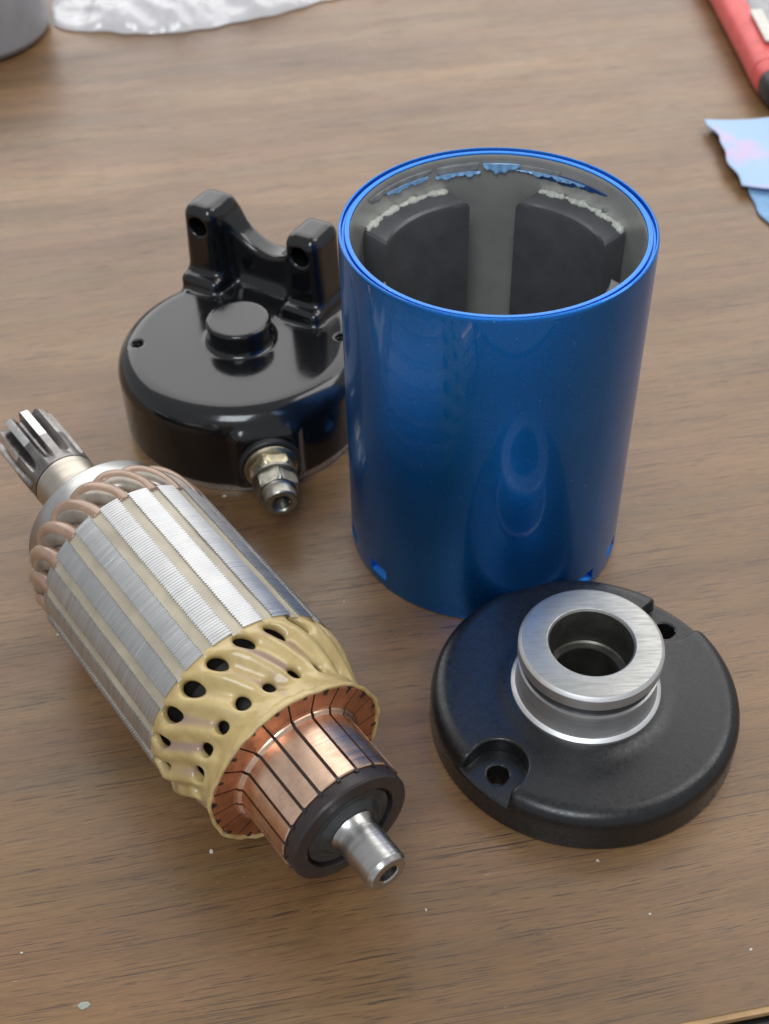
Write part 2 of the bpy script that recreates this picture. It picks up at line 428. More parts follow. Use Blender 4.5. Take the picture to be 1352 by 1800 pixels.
def magnet(deg, ztop, parent):
    """Arc magnet with parallel sides, chamfered top edge; made about +x then turned."""
    Ro, Ri, hw = 37.0, 29.3, 15.3
    n = 22
    outer = [(math.sqrt(Ro * Ro - y * y), y) for y in np.linspace(-hw, hw, n)]
    inner = [(math.sqrt(Ri * Ri - y * y), y) for y in np.linspace(hw, -hw, n)]
    ring = outer + inner
    m = len(ring)
    V, F = [], []
    cx = sum(p[0] for p in ring) / m
    for z, ins in ((6.0, 0), (ztop - 1.5, 0), (ztop - 0.5, 0.4), (ztop, 1.3)):
        for i, (x, y) in enumerate(ring):
            r = math.hypot(x, y); rr = r + (ins if i >= n else -0.02 * ins)
            V.append((x / r * rr, y * (1 - ins / hw), z))
    for k in range(3):
        for i in range(m):
            j = (i + 1) % m; F.append((k * m + i, k * m + j, (k + 1) * m + j, (k + 1) * m + i))
    for base, flip in ((3 * m, False), (0, True)):
        for i in range(n - 1):
            q = (base + i, base + i + 1, base + m - 2 - i, base + m - 1 - i); F.append(q[::-1] if flip else q)
    a = R_(deg); V = [(x * math.cos(a) - y * math.sin(a), x * math.sin(a) + y * math.cos(a), z) for x, y, z in V]
    o = mesh_obj('magnet', V, F, 'magnet', parent, sharp=28)
    # lumpy glue squeezed out along the outer edge of the magnet
    segs = [(-23.5, -9), (-8.2, 11), (11.6, 22.8)]
    for s0, s1 in segs:
        N = 48; tt = np.linspace(s0, s1, N)
        wob = np.array([0.72 + 0.34 * math.sin(0.5 * t_ + deg) + 0.2 * math.sin(1.25 * t_ + 2 * deg) + 0.08 * math.sin(3.1 * t_) for t_ in tt])
        rr = np.clip(1.0 * wob + 0.30, 0.3, 1.5); rr[0] *= 0.4; rr[-1] *= 0.4
        pts = [((36.85 - 0.35 * q) * math.cos(a + R_(t_)), (36.85 - 0.35 * q) * math.sin(a + R_(t_)), ztop + 0.2 * math.sin(0.7 * t_)) for t_, q in zip(tt, rr)]
        v, f = tube(pts, rr, 8, 0.8)
        mesh_obj('glue_bead', v, f, 'glue', o, sharp=0)
    return o
for d in (131.0, 43.5, -47.0, -135.5):
    magnet(d, 93.6, hous)

def film(name, a0, a1, zt, zfun, mat, r=36.95, n=60, curl=0.0):
    """Ragged film of paint on the bore, between zt and a torn lower edge."""
    V, F = [], []
    for i in range(n + 1):
        t = a0 + (a1 - a0) * i / n; qe = i / n; zb = zt + (zfun(t) - zt) * (max(0.0, 4 * qe * (1 - qe)) ** 0.33 * 0.93 + 0.07)
        for k in range(5):
            q = k / 4; z = zt + (zb - zt) * q; rr = r - 0.06 - curl * q * q * (1 + 0.5 * math.sin(t * 1.7))
            V.append((rr * math.cos(R_(t)), rr * math.sin(R_(t)), z))
    for i in range(n):
        for k in range(4):
            F.append((i * 5 + k, i * 5 + k + 1, i * 5 + 6 + k, i * 5 + 5 + k))
    o = mesh_obj(name, V, F, mat, hous, sharp=0)
    m = o.modifiers.new('solid', 'SOLIDIFY'); m.thickness = 0.12 * S; m.offset = 1
    return o
jag = lambda t, a, s: a * (1.3 * math.sin(0.55 * t + s) + 0.8 * math.sin(1.3 * t + 2 * s) + 0.45 * math.sin(3.1 * t + s) + 0.2 * math.sin(7.3 * t))
film('peeled_paint', 93, 112, 101.0, lambda t: 97.6 + jag(t, 0.25, 1) + 0.02 * (t - 102), 'flake_grey')
film('peeled_paint', 92.5, 112.5, 98.6, lambda t: 97.5 + jag(t, 0.3, 2), 'flake_pale', r=36.75, curl=0.4)
film('peeled_paint', 76, 91.4, 100.8, lambda t: 98.6 - 0.8 * max(0, 1 - abs((t - 86) / 5)) + jag(t, 0.2, 3), 'flake_pale', r=36.8, curl=0.5)
film('peeled_paint', 58, 78, 100.6, lambda t: 98.6 + jag(t, 0.3, 4), 'flake_grey', r=36.85)
film('peeled_paint', 46, 77.5, 99.2, lambda t: 98.3 + 0.012 * (t - 60) + jag(t, 0.28, 5), 'flake_pale', r=36.72, curl=0.3)
film('peeled_paint', 34, 79, 99.4, lambda t: 96.9 + 0.06 * abs(t - 58) + jag(t, 0.15, 6), 'flake_dark', r=36.98)
film('peeled_paint', 114, 150, 101.0, lambda t: 98.6 + jag(t, 0.35, 7), 'flake_grey', r=36.9)
film('peeled_paint', 116, 138, 99.3, lambda t: 98.0 + jag(t, 0.3, 8), 'flake_pale', r=36.8, curl=0.2)

# ------------------------------------------------------------------ bearing end cap with steel ring (front right)
CX, CY = 50.53, 204.41
capf = empty('bearing_end_cap', (CX, CY, 0), label='satin black round end cap with raised silver steel bearing ring', cat='end cap')
HOLES = [R_(-136.3), R_(41.5)]
def f_plate(x, y, z):
    r = np.hypot(x, y)
    d = rcyl(r, z, 39.8, 0.0, 40.0, 0.8)
    topz = 13.4 - 0.045 * np.maximum(r - 20, 0) + 0.6 * np.exp(-((r - 19) / 3.0) ** 2)
    d = smax(d, (z - topz) * 0.98, 4.6)
    for h in HOLES:
        c, s = math.cos(h), math.sin(h)
        a = x * c + y * s; b = -x * s + y * c
        p2 = smin(np.hypot(a - 33.2, b) - 7.1, 39.1 - a, 6.0)
        pk = np.maximum(p2, 8.2 - z)
        d = smax(d, -pk, 0.7)
        d = smax(d, -(np.hypot(a - 33.2, b) - 2.75), 0.35)
    d = np.maximum(d, -(r - 12.0))
    return d
P, F = sdf_mesh(f_plate, (-42, -42, -1.2), (42, 42, 15.5), 0.5)
mesh_obj('cap_plate', P, F, 'satin_black', capf, sharp=50)
ring_prof_side = [(18.9, 13.6), (19.15, 14.0), (19.1, 14.7), (18.6, 15.1), (18.1, 15.4), (17.8, 16.6), (17.6, 19.0), (17.6, 21.4), (17.8, 23.0), (17.7, 23.3), (17.1, 23.4)]
v, f = lathe(ring_prof_side, 160); ring = mesh_obj('bearing_ring', v, f, 'ring_side', capf, sharp=30)
v, f = lathe([(17.15, 23.35), (16.75, 23.7), (16.75, 26.2), (17.1, 26.55)], 128); mesh_obj('groove', v, f, 'groove', ring)
v, f = lathe([(17.05, 26.5), (17.85, 26.55), (18.08, 26.8), (18.1, 30.0), (17.95, 30.25), (17.25, 30.85)], 160); mesh_obj('flange', v, f, 'ring_side', ring, sharp=25)
v, f = lathe([(17.25, 30.85), (17.0, 30.95), (11.1, 30.97), (10.85, 30.85), (10.5, 30.3)], 160); mesh_obj('ring_face', v, f, 'ring_top', ring, sharp=25)
v, f = lathe([(10.5, 30.3), (10.4, 29.9), (10.4, 19.0), (9.9, 18.6), (8.6, 18.5), (8.4, 18.2), (8.4, 3)], 128); mesh_obj('ring_bore', v, f, 'bore_dark', ring, sharp=30)
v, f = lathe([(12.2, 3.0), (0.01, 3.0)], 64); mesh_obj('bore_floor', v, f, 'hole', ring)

# ------------------------------------------------------------------ mounting end cap with two lugs and a terminal stud (back left)
BX, BY = -44.7, 333.1
capb = empty('mounting_end_cap', (BX, BY, 0), label='gloss black round end cap with two drilled lugs and threaded terminal stud', cat='end cap')
EC, ES = math.cos(R_(-30)), math.sin(R_(-30))
SA = R_(-76.3); SZ = 14.0
def f_cap(x, y, z):
    r = np.hypot(x, y)
    d = rcyl(r, z, 40.0, -30, 31.0, 7.6)
    d = smax(d, 3.8 - z, 1.0)
    # centre boss
    d = smin(d, rcyl(r, z, 10.3, 20, 39.0, 1.1), 2.4)
    # ears
    u = x * EC + y * ES; vv = -x * ES + y * EC
    for eu in (-28.0, 11.0):
        taper = 1.04 - 0.0075 * (z - 31)
        e = rbox((u - eu) / taper, vv, z, (0, 28.3, 42), (7.2, 8.0, 17.3), 4.0)
        foot = rbox(u, vv, z, (eu + 0.5, 26.0, 28), (7.6, 10.2, 7.2), 2.6)
        e = smin(e, foot, 2.6)
        d = smin(d, e, 2.2)
    # saddle web between the ears
    sag = 44.0 + 0.040 * (u + 6.5) ** 2 * (np.abs(u + 8.5) < 22)
    web = smax(rbox(u, vv, z, (-8.5, 31.8, 38), (17, 4.2, 16), 1.5), z - sag, 2.0)
    d = smin(d, web, 5.5)
    for eu in (-28.0, 11.0):
        hole = np.maximum(np.hypot(u - eu, z - 52.6) - 3.25, np.abs(vv - 21) - 13.5)
        d = smax(d, -hole, 0.9)
    # tapped screw holes in the top face
    for hx, hy in ((-32.9, -1.2), (32.2, -0.4)):
        hd = np.hypot(x - hx, y - hy)
        d = smax(d, -np.maximum(hd - 1.9, 18 - z), 0.5)
    # terminal pad
    a = x * math.cos(SA) + y * math.sin(SA); b = -x * math.sin(SA) + y * math.cos(SA)
    pad = rbox(a, b, z, (35.5, 0, SZ + 0.4), (6.0, 10.6, 11.0), 3.2)
    d = smin(d, pad, 2.2)
    d = np.maximum(d, 3.8 - z)
    return d
P, F = sdf_mesh(f_cap, (-47, -47, 0.8), (47, 49, 62), 0.66)
mesh_obj('cap_body', P, F, 'gloss_black', capb, sharp=55)
v, f = lathe([(34.0, 4.0), (38.1, 4.0), (38.2, 3.8), (38.2, 0.3), (37.9, 0.0), (34.0, 0.0)], 128, closed=True)
lip = mesh_obj('register_lip', v, f, 'lip', capb)
# thread turns in the two tapped holes
for hx, hy in ((-32.9, -1.2), (32.2, -0.4)):
    N = 110
    pts = [(hx + 1.75 * math.cos(t), hy + 1.75 * math.sin(t), 24 + 6.2 * i / N) for i, t in enumerate(np.linspace(0, 2 * pi * 7, N))]
    v, f = tube(pts, 0.26, 5); mesh_obj('screw_thread', v, f, 'gloss_black', capb, sharp=0)
stud = bpy.data.objects.new('terminal_stud', None); COL.objects.link(stud); stud.parent = capb
stud.location = (0, 0, SZ * S); stud.rotation_euler = (0, 0, SA)
def xl(name, prof, mat, n=72, sharp=30):
    v, f = lathe(prof, n, 'x'); return mesh_obj(name, v, f, mat, stud, sharp=sharp)
xl('insulator_washer', [(6, 41.0), (9.1, 41.0), (9.5, 41.5), (9.5, 43.2), (9.1, 43.6), (6, 43.6)], 'rubber')
xl('flange_washer', [(5, 43.4), (7.9, 43.5), (8.3, 43.9), (8.25, 44.5), (7.6, 45.1), (6.5, 45.5), (4, 45.6)], 'zinc_y')
def hexnut(x0, x1, R, mat, rot):
    V, F = [], []
    N = 72
    for j, (xx, ch) in enumerate(((x0, 0.0), (x0, 1.0), (x1, 1.0), (x1, 0.0))):
        pass
    prof = [(x0, 0.2, 1), (x0, 1, 0.95), (x0 + 0.5, 1, 1.0), (x1 - 0.7, 1, 1.0), (x1, 1, 0.90), (x1, 0.2, 1)]
    for xx, k, lim in prof:
        for i in range(N):
            t = 2 * pi * i / N
            hexr = R * math.cos(pi / 6) / math.cos(((t + rot) % (pi / 3)) - pi / 6)
            rr = min(hexr, R * lim) * k
            V.append((xx, rr * math.cos(t), rr * math.sin(t)))
    for j in range(len(prof) - 1):
        for i in range(N):
            i2 = (i + 1) % N; F.append((j * N + i, j * N + i2, (j + 1) * N + i2, (j + 1) * N + i))
    return mesh_obj('hex_nut', V, F, mat, stud, sharp=25)
hexnut(45.3, 49.4, 7.6, 'zinc_y', R_(12))
xl('nut_collar', [(3, 49.1), (6.4, 49.3), (7.0, 49.6), (7.0, 50.6), (6.3, 51.0), (3, 51.0)], 'zinc')
hexnut(50.9, 56.2, 6.7, 'zinc', R_(40))
xl('stud_tip', [(5.6, 56.0), (5.2, 56.6), (4.9, 57.4), (4.8, 60.2), (4.5, 60.6), (3.1, 60.7), (2.75, 60.3), (2.7, 56.0), (0.01, 55.8)], 'zinc')
N = 90
pts = [(56.2 + 4.2 * i / N, 2.62 * math.cos(t), 2.62 * math.sin(t)) for i, t in enumerate(np.linspace(0, 2 * pi * 5, N))]
v, f = tube(pts, 0.22, 5); mesh_obj('inner_thread', v, f, 'zinc', stud, sharp=0)

# ------------------------------------------------------------------ armature (front left), local x along the shaft towards the commutator
AX, AY, AZA, RS, LS = -35.0, 192.45, R_(-54.45), 26.4, 55.4
arm = empty('armature', (AX, AY, 0), (0, R_(0.75), AZA), label='motor armature lying on its side with copper commutator and splined shaft', cat='armature')
OFF = (0, 0, RS)
def al(name, prof, mat, n=96, sharp=30, parent=None):
    v, f = lathe([(r, s) for s, r in prof], n, 'x', OFF); return mesh_obj(name, v, f, mat, parent or arm, sharp=sharp)
def pol(s, deg, r): return (s, r * math.cos(R_(deg)), RS + r * math.sin(R_(deg)))

# laminated bars: each a stack of thin sheets with slightly uneven edges, all in one mesh per bar
NL = 66
def core_bar(deg, seed):
    g = np.random.default_rng(seed); V, F = [], []
    ss = np.linspace(-LS, 0, NL + 1)
    rows = []
    for i in range(NL):
        w_ = 5.5 + g.normal(0, 0.06); dr = g.normal(0, 0.009); s0, s1 = ss[i], ss[i + 1]; d_ = s1 - s0
        rows += [(s0 + 0.04 * d_, w_ - 0.85, -0.05 + dr), (s0 + 0.28 * d_, w_, dr), (s0 + 0.76 * d_, w_, dr), (s0 + 0.96 * d_, w_ - 0.85, -0.05 + dr)]
    na = 5; hgt = 3.0
    for s, wd, dr in rows:
        hw = wd * 0.5 / 26.4 * 180 / pi
        V.append(pol(s, deg - hw, RS - hgt))
        for k in range(na): V.append(pol(s, deg - hw + 2 * hw * k / (na - 1), RS + dr))
        V.append(pol(s, deg + hw, RS - hgt))
    m = na + 2
    for j in range(len(rows) - 1):
        for k in range(m - 1): F.append((j * m + k, j * m + k + 1, (j + 1) * m + k + 1, (j + 1) * m + k))
    F.append(tuple(range(m))); F.append(tuple((len(rows) - 1) * m + k for k in range(m - 1, -1, -1)))
    return mesh_obj('core_bar', V, F, 'lam', arm, sharp=20)
for k in range(20):
    deg = 80 + 18 * k
    core_bar(deg, 100 + k)
    # varnished strip closing the slot beside it
    V, F = [], []
    n_s = 28; c = deg + 9
    for i in range(n_s + 1):
        s = -LS - 1.2 + (LS + 1.8) * i / n_s
        for q, dd in enumerate((-3.7, -2.2, 0, 2.2, 3.7)):
            V.append(pol(s, c + dd, RS - 0.42 - (0.10 if q in (1, 2, 3) else 0) + 0.07 * math.sin(s * 0.31 + k * 2.1 + q)))
    for i in range(n_s):
        for q in range(4): F.append((i * 5 + q, i * 5 + q + 1, i * 5 + 6 + q, i * 5 + 5 + q))
    mesh_obj('slot_strip', V, F, 'slot', arm, sharp=0)
al('core', [(-LS - 0.5, 8), (-LS - 0.5, 22), (-LS, 24.2), (-0.1, 24.2), (0.3, 19), (22, 13.5)], 'core')

# varnished winding head between the core and the commutator
hr = np.random.default_rng(3)
H1 = hr.uniform(0.92, 1.10, 20); H2 = hr.uniform(0.90, 1.12, 20); J1 = hr.normal(0, 0.35, 20); J2 = hr.normal(0, 0.3, 20)
PS = np.array([-2, 0, 2.5, 5, 8, 11, 14, 17, 19.5, 21.6, 22.6, 24]); PR = np.array([25.4, 26.0, 26.2, 26.0, 25.1, 23.9, 22.8, 22.3, 22.7, 23.4, 23.8, 23.8])
def f_wind(x, y, z):
    r = np.hypot(y, z); ph = np.arctan2(z, y)
    Rw = np.interp(x, PS, PR)
    pitch = 2 * pi / 20
    env = np.clip((x - 1.2) / 3, 0, 1) * np.clip((19.5 - x) / 4, 0, 1)
    crest = R_(99) - R_(19.0) * np.clip((x - 3.5) / 11.5, -0.3, 1.3)
    ridge = env * (0.60 * np.cos(20 * (ph - crest)) + 0.22 * np.sin(7 * ph + 0.4 * x))
    d = (r - Rw - ridge) * 0.85
    d = smax(d, Rw - 2.5 - r, 0.5)
    d = smax(d, -1.0 - x, 0.6); d = smax(d, x - 21.3, 0.4)
    for s0, p0, hh, jj, la, lb, shear, dep in ((3.6, 90, H1, J1, 3.0, 1.72, -0.5, 8), (14.8, 93, H2, J2, 1.85, 1.7, -0.3, 8)):
        q = (ph - R_(p0)) / pitch; k = np.round(q); ki = k.astype(int) % 20
        xx = (q - k) * pitch * 24.0; ss = x - s0 - jj[ki]
        al_ = (ss + shear * xx) / math.sqrt(1 + shear * shear); bl = (xx - shear * ss) / math.sqrt(1 + shear * shear)
        he = (np.sqrt((al_ / (la * hh[ki])) ** 2 + (bl / (lb * hh[ki])) ** 2) - 1) * lb * 0.75
        hole = np.maximum(he, (Rw - dep) - r)
        d = smax(d, -hole, 0.9)
    return d
P, F = sdf_mesh(f_wind, (-2.2, -28.6, -28.6), (23.6, 28.6, 28.6), 0.44)
ph_ = np.arctan2(P[:, 2], P[:, 1]); cr_ = R_(99) - R_(19.0) * np.clip((P[:, 0] - 3.5) / 11.5, -0.3, 1.3)
tint_ = np.clip(0.5 + 0.5 * np.cos(20 * (ph_ - cr_) + 1.9 + 0.5 * np.sin(3 * ph_)), 0, 1) ** 3 * np.clip((P[:, 0] - 2) / 3, 0, 1) * np.clip((17 - P[:, 0]) / 4, 0, 1) * (0.55 + 0.45 * np.sin(5 * ph_ + 1))  # brown wires under varnish, with shade painted onto the ridges' shadow flanks
P = P + np.array([0, 0, RS])
wh = mesh_obj('winding_head', P, F, 'varnish', arm, sharp=60)
at = wh.data.attributes.new('wire_shade_tint', 'FLOAT', 'POINT'); at.data.foreach_set('value', tint_.astype(np.float32))
v, f = lathe([(r, q) for q, r in [(19.6, 22.2), (20.4, 22.95), (21.3, 23.35), (22.2, 23.75), (22.7, 23.75), (22.85, 23.5), (22.8, 23.0), (22.3, 22.75), (21.0, 22.7)]], 180, 'x', OFF)
v = np.array(v); pa = np.arctan2(v[:, 2] - RS, v[:, 1]); wv = 1 + 0.006 * np.sin(9 * pa) + 0.004 * np.sin(23 * pa + 1)
v[:, 1] *= wv; v[:, 2] = RS + (v[:, 2] - RS) * wv; v[:, 0] += 0.12 * np.sin(6 * pa) + 0.08 * np.sin(31 * pa)
mesh_obj('varnish_rim', v, f, 'varnish', arm, sharp=0)

# bent copper conductors at the shaft end, one loop per slot
def loop(k):
    c = 89 + 18 * k
    g = np.random.default_rng(50 + k)
    key = [(-54.5, c, 24.0), (-57.5, c + 0.8, 24.2), (-61.5, c + 4.5, 24.2), (-64.8, c + 10, 23.6), (-66.4, c + 17, 22.7), (-65.3, c + 24, 21.8), (-61.5, c + 29, 21.0), (-57, c + 32, 19.8)]
    K = np.array(key); t = np.linspace(0, len(K) - 1, 30)
    P = []
    for q in t:
        i = int(min(q, len(K) - 2)); i0, i3 = max(i - 1, 0), min(i + 2, len(K) - 1); h = q - i
        a, b, c_, d = K[i0], K[i], K[i + 1], K[i3]
        P.append(0.5 * ((2 * b) + (c_ - a) * h + (2 * a - 5 * b + 4 * c_ - d) * h * h + (3 * b - a - 3 * c_ + d) * h ** 3))
    P = np.array(P) + g.normal(0, 0.12, (1, 3))
    pts = [pol(*p) for p in P]
    v, f = tube(pts, 2.35, 12, 1.0); o = mesh_obj('coil_loop', v, f, 'wire', arm, sharp=0)
    P2 = P.copy(); P2[:, 0] += 3.4; P2[:, 2] -= 0.2; P2[:, 1] += 0.6
    v, f = tube([pol(*p) for p in P2[3:]], np.clip(np.linspace(1.6, 4.6, len(P2) - 3), 1.6, 3.0), 12); mesh_obj('inner_strand', v, f, 'wire_gap', o, sharp=0)
for k in range(20): loop(k)
al('coil_core', [(-LS, 24.2), (-60, 24.0), (-63.5, 23.2), (-65.5, 21.8), (-66, 8)], 'wire_gap')

# shaft, collar, spline
al('collar', [(-62, 12), (-62, 21.3), (-64, 21.6), (-74.6, 21.6), (-75.3, 21.2), (-75.5, 20.4), (-75.2, 9)], 'collar', 128)
al('shaft_journal', [(-74, 9.2), (-96.4, 9.2), (-96.9, 8.9), (-97.0, 8)], 'beige')
NT_ = 11
def spline():
    V, F, fm = [], [], []
    N = NT_ * 24
    rows = [(-96.8, 0.0), (-98.5, 0.0), (-100.5, 0.25), (-103, 0.6), (-106, 0.88), (-109, 1.0), (-121.5, 1.0), (-122.6, 1.0), (-123.2, 1.0)]
    for j, (s, dp) in enumerate(rows):
        for i in range(N):
            t = i / N; ph = (t * NT_) % 1.0
            dd = abs(ph - 0.5) * 2                # 0 at tooth centre
            tooth = min(1, max(0, (0.80 - dd) / 0.36))
            rr = 6.1 + 3.4 * tooth
            r = 9.25 * (1 - dp) + rr * dp
            if j >= 7: r -= (0.45, 1.1)[j - 7]
            V.append(pol(s, 360 * t + 4, r))
    for j in range(len(rows) - 1):
        for i in range(N):
            i2 = (i + 1) % N; F.append((j * N + i, j * N + i2, (j + 1) * N + i2, (j + 1) * N + i))
            ph = ((i + .5) / N * NT_) % 1.0
            fm.append(1 if (j >= 5 and abs(ph - 0.5) * 2 < 0.40 and i * 360 / N < 190) else 0)  # brighter tooth lands on the upper side of the shaft only
    F.append(tuple((len(rows) - 1) * N + i for i in range(N))); fm.append(0)
    return mesh_obj('shaft_spline', V, F, None, arm, sharp=28, mats=['spline', 'land'], fmat=fm)
spline()

# commutator: twenty copper bars with their risers, dark mica in between
def comm_bar(deg, seed):
    g = np.random.default_rng(seed); dr = g.normal(0, 0.04)
    prof = [(21.3, 13.2), (21.35, 22.65), (22.2, 22.7), (22.45, 22.3), (22.75, 17.5), (23.0, 17.0), (23.35, 16.85), (23.6, 16.45), (23.9, 16.08), (24.6, 16.0), (40.3, 15.95), (40.6, 15.7), (40.6, 13.2)]
    V, F, fm = [], [], []
    na = 6; m = len(prof)
    for k in range(na):
        q = -1 + 2 * k / (na - 1)
        for s, r in prof:
            half = 9 - (0.46 / r) * 180 / pi * (0.5 if s < 22.9 else 0.85)
            V.append(pol(s, deg + q * half, r + (dr if r < 17 else 0)))
    for k in range(na - 1):
        for i in range(m):
            i2 = (i + 1) % m; F.append((k * m + i, k * m + i2, (k + 1) * m + i2, (k + 1) * m + i)); fm.append(1 if i < 5 else 0)
    F.append(tuple(range(m - 1, -1, -1))); fm.append(0); F.append(tuple((na - 1) * m + i for i in range(m))); fm.append(0)
    o = mesh_obj('commutator_bar', V, F, None, arm, sharp=22, mats=['cu', 'cu_riser'], fmat=fm)
    # dark block standing in for the shade of a wire notch in the riser
    a = deg + g.normal(0, 1.2); L = g.uniform(0.5, 1.7)
    V = []
    for s in (22.1, 22.62):
        for r_, wd in ((22.72, 0.3 + 0.5 * g.random()), (22.72 - L, 0.2 + 0.3 * g.random())):
            for sg in (-1, 1): V.append(pol(s, a + sg * wd / r_ * 180 / pi, r_))
    mesh_obj('notch_shade', V, [(0, 1, 3, 2), (4, 6, 7, 5), (0, 4, 5, 1), (2, 3, 7, 6), (0, 2, 6, 4), (1, 5, 7, 3)], 'mica', o, smooth=False)
for k in range(20): comm_bar(101 + 18 * k, 300 + k)
al('mica_core', [(21.0, 13), (21.7, 22.6), (22.2, 17), (23.1, 15.6), (24, 15.2), (40.4, 15.2), (40.4, 10)], 'mica')
hub = al('commutator_hub', [(40.3, 14), (40.4, 15.1), (41.0, 15.45), (43.6, 15.45), (44.2, 15.1), (44.3, 14.6), (44.3, 12.0), (44.0, 11.7), (42.2, 11.4), (42.1, 10.9)], 'hub', 128)
# little castellations under the bar ends
for k in range(20):
    V = []
    for s in (39.9, 41.3):
        for r_ in (14.6, 15.9):
            for sg in (-1, 1): V.append(pol(s, 92 + 18 * k + sg * 1.7, r_))
    mesh_obj('hub_tooth', V, [(0, 1, 3, 2), (4, 6, 7, 5), (0, 4, 5, 1), (2, 3, 7, 6), (0, 2, 6, 4), (1, 5, 7, 3)], 'hub', hub, smooth=False)
al('hub_cone', [(42.0, 11.2), (43.3, 10.9), (43.5, 10.4), (43.3, 9.4), (43.6, 8.9), (43.5, 8.2), (44.0, 7.4), (44.9, 6.6), (45.0, 5.9)], 'hub_in', 96, 40)
al('shaft_end', [(44.5, 6.1), (45.6, 5.6), (47.0, 5.25), (48.2, 5.2), (57.2, 5.2), (58.2, 4.7), (58.35, 4.5), (58.4, 2.6), (58.1, 2.3), (55.0, 2.2), (54.8, 0.01)], 'shaft', 96, 25)

# ------------------------------------------------------------------ things at the back of the table, out of focus
# grey round tub
v, f = lathe([(0.01, 1), (40, 0.5), (43, 1.5), (44.5, 4), (44.5, 34), (44, 36.5), (42, 37.5), (40, 37.0), (39, 34), (38.5, 24), (0.01, 23)], 96)
tub = empty('round_tub', (-208.5, 639, 0), label='grey round plastic tub at the back left corner', cat='tub')
mesh_obj('tub_body', v, f, 'tub', tub, sharp=30)
v, f = lathe([(0.01, 36.6), (30, 37.2), (38.6, 37.0), (39.2, 36.0)], 96); mesh_obj('tub_lid', v, f, 'tub_in', tub)

# crumpled clear plastic bag
def bag():
    nu, nv = 170, 100; V, F = [], []
    g = np.random.default_rng(11)
    waves = [(g.uniform(-1, 1) * fq, g.uniform(-1, 1) * fq, g.uniform(0, 6.28), am) for fq, am in ((.05, 4), (.08, 4), (.13, 3), (.19, 2.2), (.27, 1.2)) for _ in range(3)]
    fx = [-168, -163, -150, -102, -60, -19, 12, 30]; fy = [668, 646, 637, 631, 646, 670, 692, 715]
    for side in (0, 1):
        for i in range(nu + 1):
            for j in range(nv + 1):
                a = -1 + 2 * i / nu; b = -1 + 2 * j / nv
                x = -69 + a * 99
                y0 = np.interp(x, fx, fy) + 1.0 * math.sin(x * 0.17) + 0.6 * math.sin(x * 0.41); y = y0 + (790 - y0) * (b + 1) / 2
                e = max(0, (1 - abs(a) ** 4)) ** 0.5 * max(0, (1 - abs(b) ** 5)) ** 0.5
                if side == 0:
                    n_ = sum(am * (1 - 2.2 * abs(math.sin(kx * x + ky * y + ph)) ** 0.8) for kx, ky, ph, am in waves)
                    z = 0.9 + e * (20 + 0.55 * n_)
                else:
                    z = 0.3 + 0.5 * (1 - e)
                V.append((x, y, max(z, 0.25)))
        o = side * (nu + 1) * (nv + 1)
        for i in range(nu):
            for j in range(nv):
                q = (o + i * (nv + 1) + j, o + (i + 1) * (nv + 1) + j, o + (i + 1) * (nv + 1) + j + 1, o + i * (nv + 1) + j + 1)
                F.append(q if side == 0 else q[::-1])
    return mesh_obj('plastic_bag', V, F, 'bag', None, sharp=0)
b = bag()
tag(b, 'crumpled clear plastic bag lying along the back of the table', 'plastic bag')

# red handled tool
tool = empty('hand_tool', (186, 531, 0), label='red and grey hand tool with black end lying at the right edge', cat='tool')
def loft(sections, name, mat, parent, n=28, pw=3.0):
    V, F = [], []
    for (y, cx, cz, hx, hz) in sections:
        for i in range(n):
            t = 2 * pi * i / n; c, s = math.cos(t), math.sin(t)
            V.append((cx + hx * math.copysign(abs(c) ** (2 / pw), c), y, cz + hz * math.copysign(abs(s) ** (2 / pw), s)))
    for j in range(len(sections) - 1):
        for i in range(n):
            i2 = (i + 1) % n; F.append((j * n + i, j * n + i2, (j + 1) * n + i2, (j + 1) * n + i))
    F.append(tuple(range(n))); F.append(tuple((len(sections) - 1) * n + i for i in range(n - 1, -1, -1)))
    return mesh_obj(name, V, F, mat, parent, sharp=40)
loft([(16, 0, 8, 12, 7.4), (18, 0, 8, 13, 7.9), (24.5, 0, 8, 13.4, 8), (25.0, 0, 8, 12.8, 7.5), (25.9, 0, 8, 12.8, 7.5), (26.4, 0, 8, 13.4, 8), (60, 0, 8.2, 13.6, 8.2), (120, -0.5, 8.2, 14, 8.2), (190, -1, 8, 13, 8), (200, -1, 8, 11, 7)], 'handle', 'red', tool)
loft([(0, 1, 7, 7, 5), (1.5, 1, 7.2, 9.5, 6.5), (6, 0.5, 7.6, 11.6, 7.4), (16.5, 0, 7.8, 12.4, 7.7)], 'end_sleeve', 'tool_black', tool)
loft([(30, 3, 13.4, 5.2, 3.4), (33, 3, 14.0, 7, 4), (150, 3, 14.2, 8, 4), (152, 3, 13.6, 6, 3)], 'blade_guide', 'tool_grey', tool)
loft([(38, -3.2, 17.9, 2.6, 0.5), (38.5, -3.2, 18.0, 2.9, 0.6), (71, -3.2, 18.2, 2.9, 0.6), (71.5, -3.2, 18.1, 2.6, 0.5)], 'sticker', 'label', tool, pw=8)
loft([(20, 2, 15.2, 3.5, 4), (21.5, 2, 15.5, 5.0, 5), (33, 2, 15.5, 5.0, 5), (34.5, 2, 15.2, 3.5, 4)], 'slider', 'tool_black', tool)
loft([(50, 16, 8, 3.5, 5), (52, 16, 8, 4.5, 6), (170, 16, 8, 4.5, 6), (172, 16, 8, 3.5, 5)], 'clip', 'tool_black', tool)

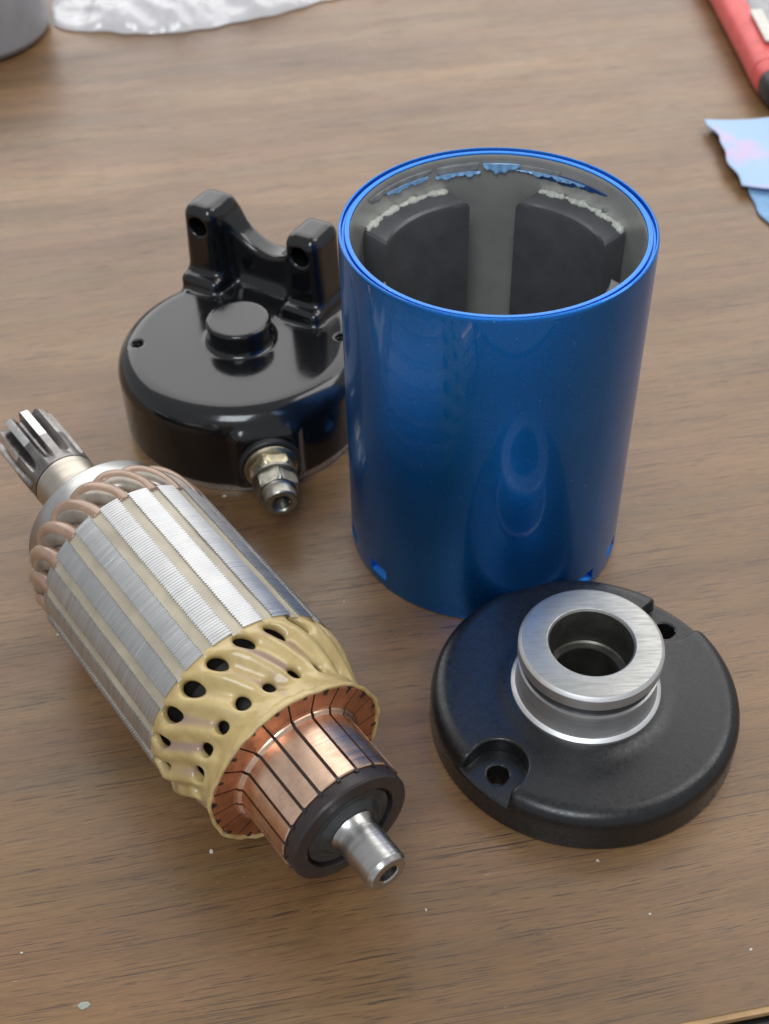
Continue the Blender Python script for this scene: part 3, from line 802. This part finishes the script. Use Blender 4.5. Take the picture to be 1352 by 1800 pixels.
# blue paper towel: two folded layers
def sheet(name, x0, x1, yf, yn, z0, seed, mat, parent, skew):
    nu, nv = 60, 70; V, F = [], []
    for i in range(nu + 1):
        for j in range(nv + 1):
            a, bq = i / nu, j / nv
            y_n = yn + 2.2 * math.sin(a * 9 + seed) + 1.0 * math.sin(a * 23 + seed)
            y = yf + (y_n - yf) * bq
            x = x0 + (x1 - x0) * a + skew * (yf - y) + (1 - a) * (0.9 * math.sin(y * 0.16 + seed) + 0.5 * math.sin(y * 0.37))
            edge = min(a * 6, 1) 
            z = z0 + 0.8 * math.sin(x * 0.07 + seed) * math.sin(y * 0.06) + 0.6 * math.sin(x * 0.13 + y * 0.05) + 1.2 * (1 - edge) ** 2 * (0.5 + 0.5 * math.sin(y * 0.08)) + 2.4 * a
            V.append((x, y, max(z, 0.5)))
    for i in range(nu):
        for j in range(nv):
            q = i * (nv + 1) + j; F.append((q, q + 1, q + nv + 2, q + nv + 1))
    o = mesh_obj(name, V, F, mat, parent, sharp=0)
    m = o.modifiers.new('solid', 'SOLIDIFY'); m.thickness = 0.5 * S; m.offset = 1
    return o
tow = empty('paper_towel', (146, 470, 0), label='blue paper towel with pink stains folded at the right edge', cat='paper towel')
sheet('lower_layer', 1.0, 90, 51, -75, 0.7, 1.0, 'towel2', tow, 0.10)
sheet('upper_layer', -0.5, 90, 53, -6, 3.0, 2.3, 'towel', tow, 0.06)

# crumbs and chips on the table
def chip(name, x, y, sx, sy, sz, rot, mat, label):
    g = np.random.default_rng(int(abs(x * 31 + y * 17)))
    V, F = [], []
    n = 7
    for z, k in ((0.02, 1.0), (sz * 0.6, 0.95), (sz, 0.6)):
        for i in range(n):
            t = 2 * pi * i / n; q = k * g.uniform(0.75, 1.15)
            V.append((sx * q * math.cos(t), sy * q * math.sin(t), z))
    for j in range(2):
        for i in range(n):
            i2 = (i + 1) % n; F.append((j * n + i, j * n + i2, (j + 1) * n + i2, (j + 1) * n + i))
    F.append(tuple(range(n - 1, -1, -1))); F.append(tuple(2 * n + i for i in range(n)))
    o = mesh_obj(name, V, F, mat, None, smooth=False); o.location = (x * S, y * S, 0); o.rotation_euler = (0, 0, rot)
    return tag(o, label, 'debris')
CHIPS = [('paint_chip', -69.5, 128.8, 1.5, 0.9, 0.35, 0.2, 'chip_g', 'grey green flat chip near the bottom left corner of the table'),
         ('metal_chip', -44.1, 166.8, 0.5, 0.75, 0.5, 0.4, 'chip', 'bright metal chip on the table left of the commutator'),
         ('table_crumb', -85.7, 141.7, 0.4, 0.3, 0.3, 0.0, 'chip', 'tiny pale crumb above the grey green chip at far left'),
         ('table_crumb', -93.2, 237.2, 0.6, 0.25, 0.3, 0.3, 'chip', 'tiny pale crumb left of the armature core'),
         ('table_crumb', -12.3, 247.1, 0.35, 0.3, 0.3, 0.0, 'chip', 'tiny pale crumb between armature and foot of blue housing'),
         ('table_crumb', 49.3, 161.8, 0.4, 0.35, 0.35, 0.0, 'chip', 'tiny pale crumb just in front of the bearing end cap'),
         ('table_crumb', 59.5, 147.6, 0.35, 0.3, 0.3, 0.0, 'chip', 'tiny pale crumb midway between bearing end cap and table edge'),
         ('table_crumb', 81.0, 138.3, 0.5, 0.3, 0.3, 0.4, 'chip', 'tiny pale crumb by the right end of the table edge'),
         ('table_crumb', -50.1, 292.8, 0.7, 0.4, 0.4, 0.1, 'chip', 'tiny pale crumb just in front of the mounting end cap'),
         ('table_crumb', 7.5, 150.0, 0.25, 0.5, 0.3, 0.2, 'chip', 'tiny pale crumb right of the shaft tip')]
for c in CHIPS: chip(*c)
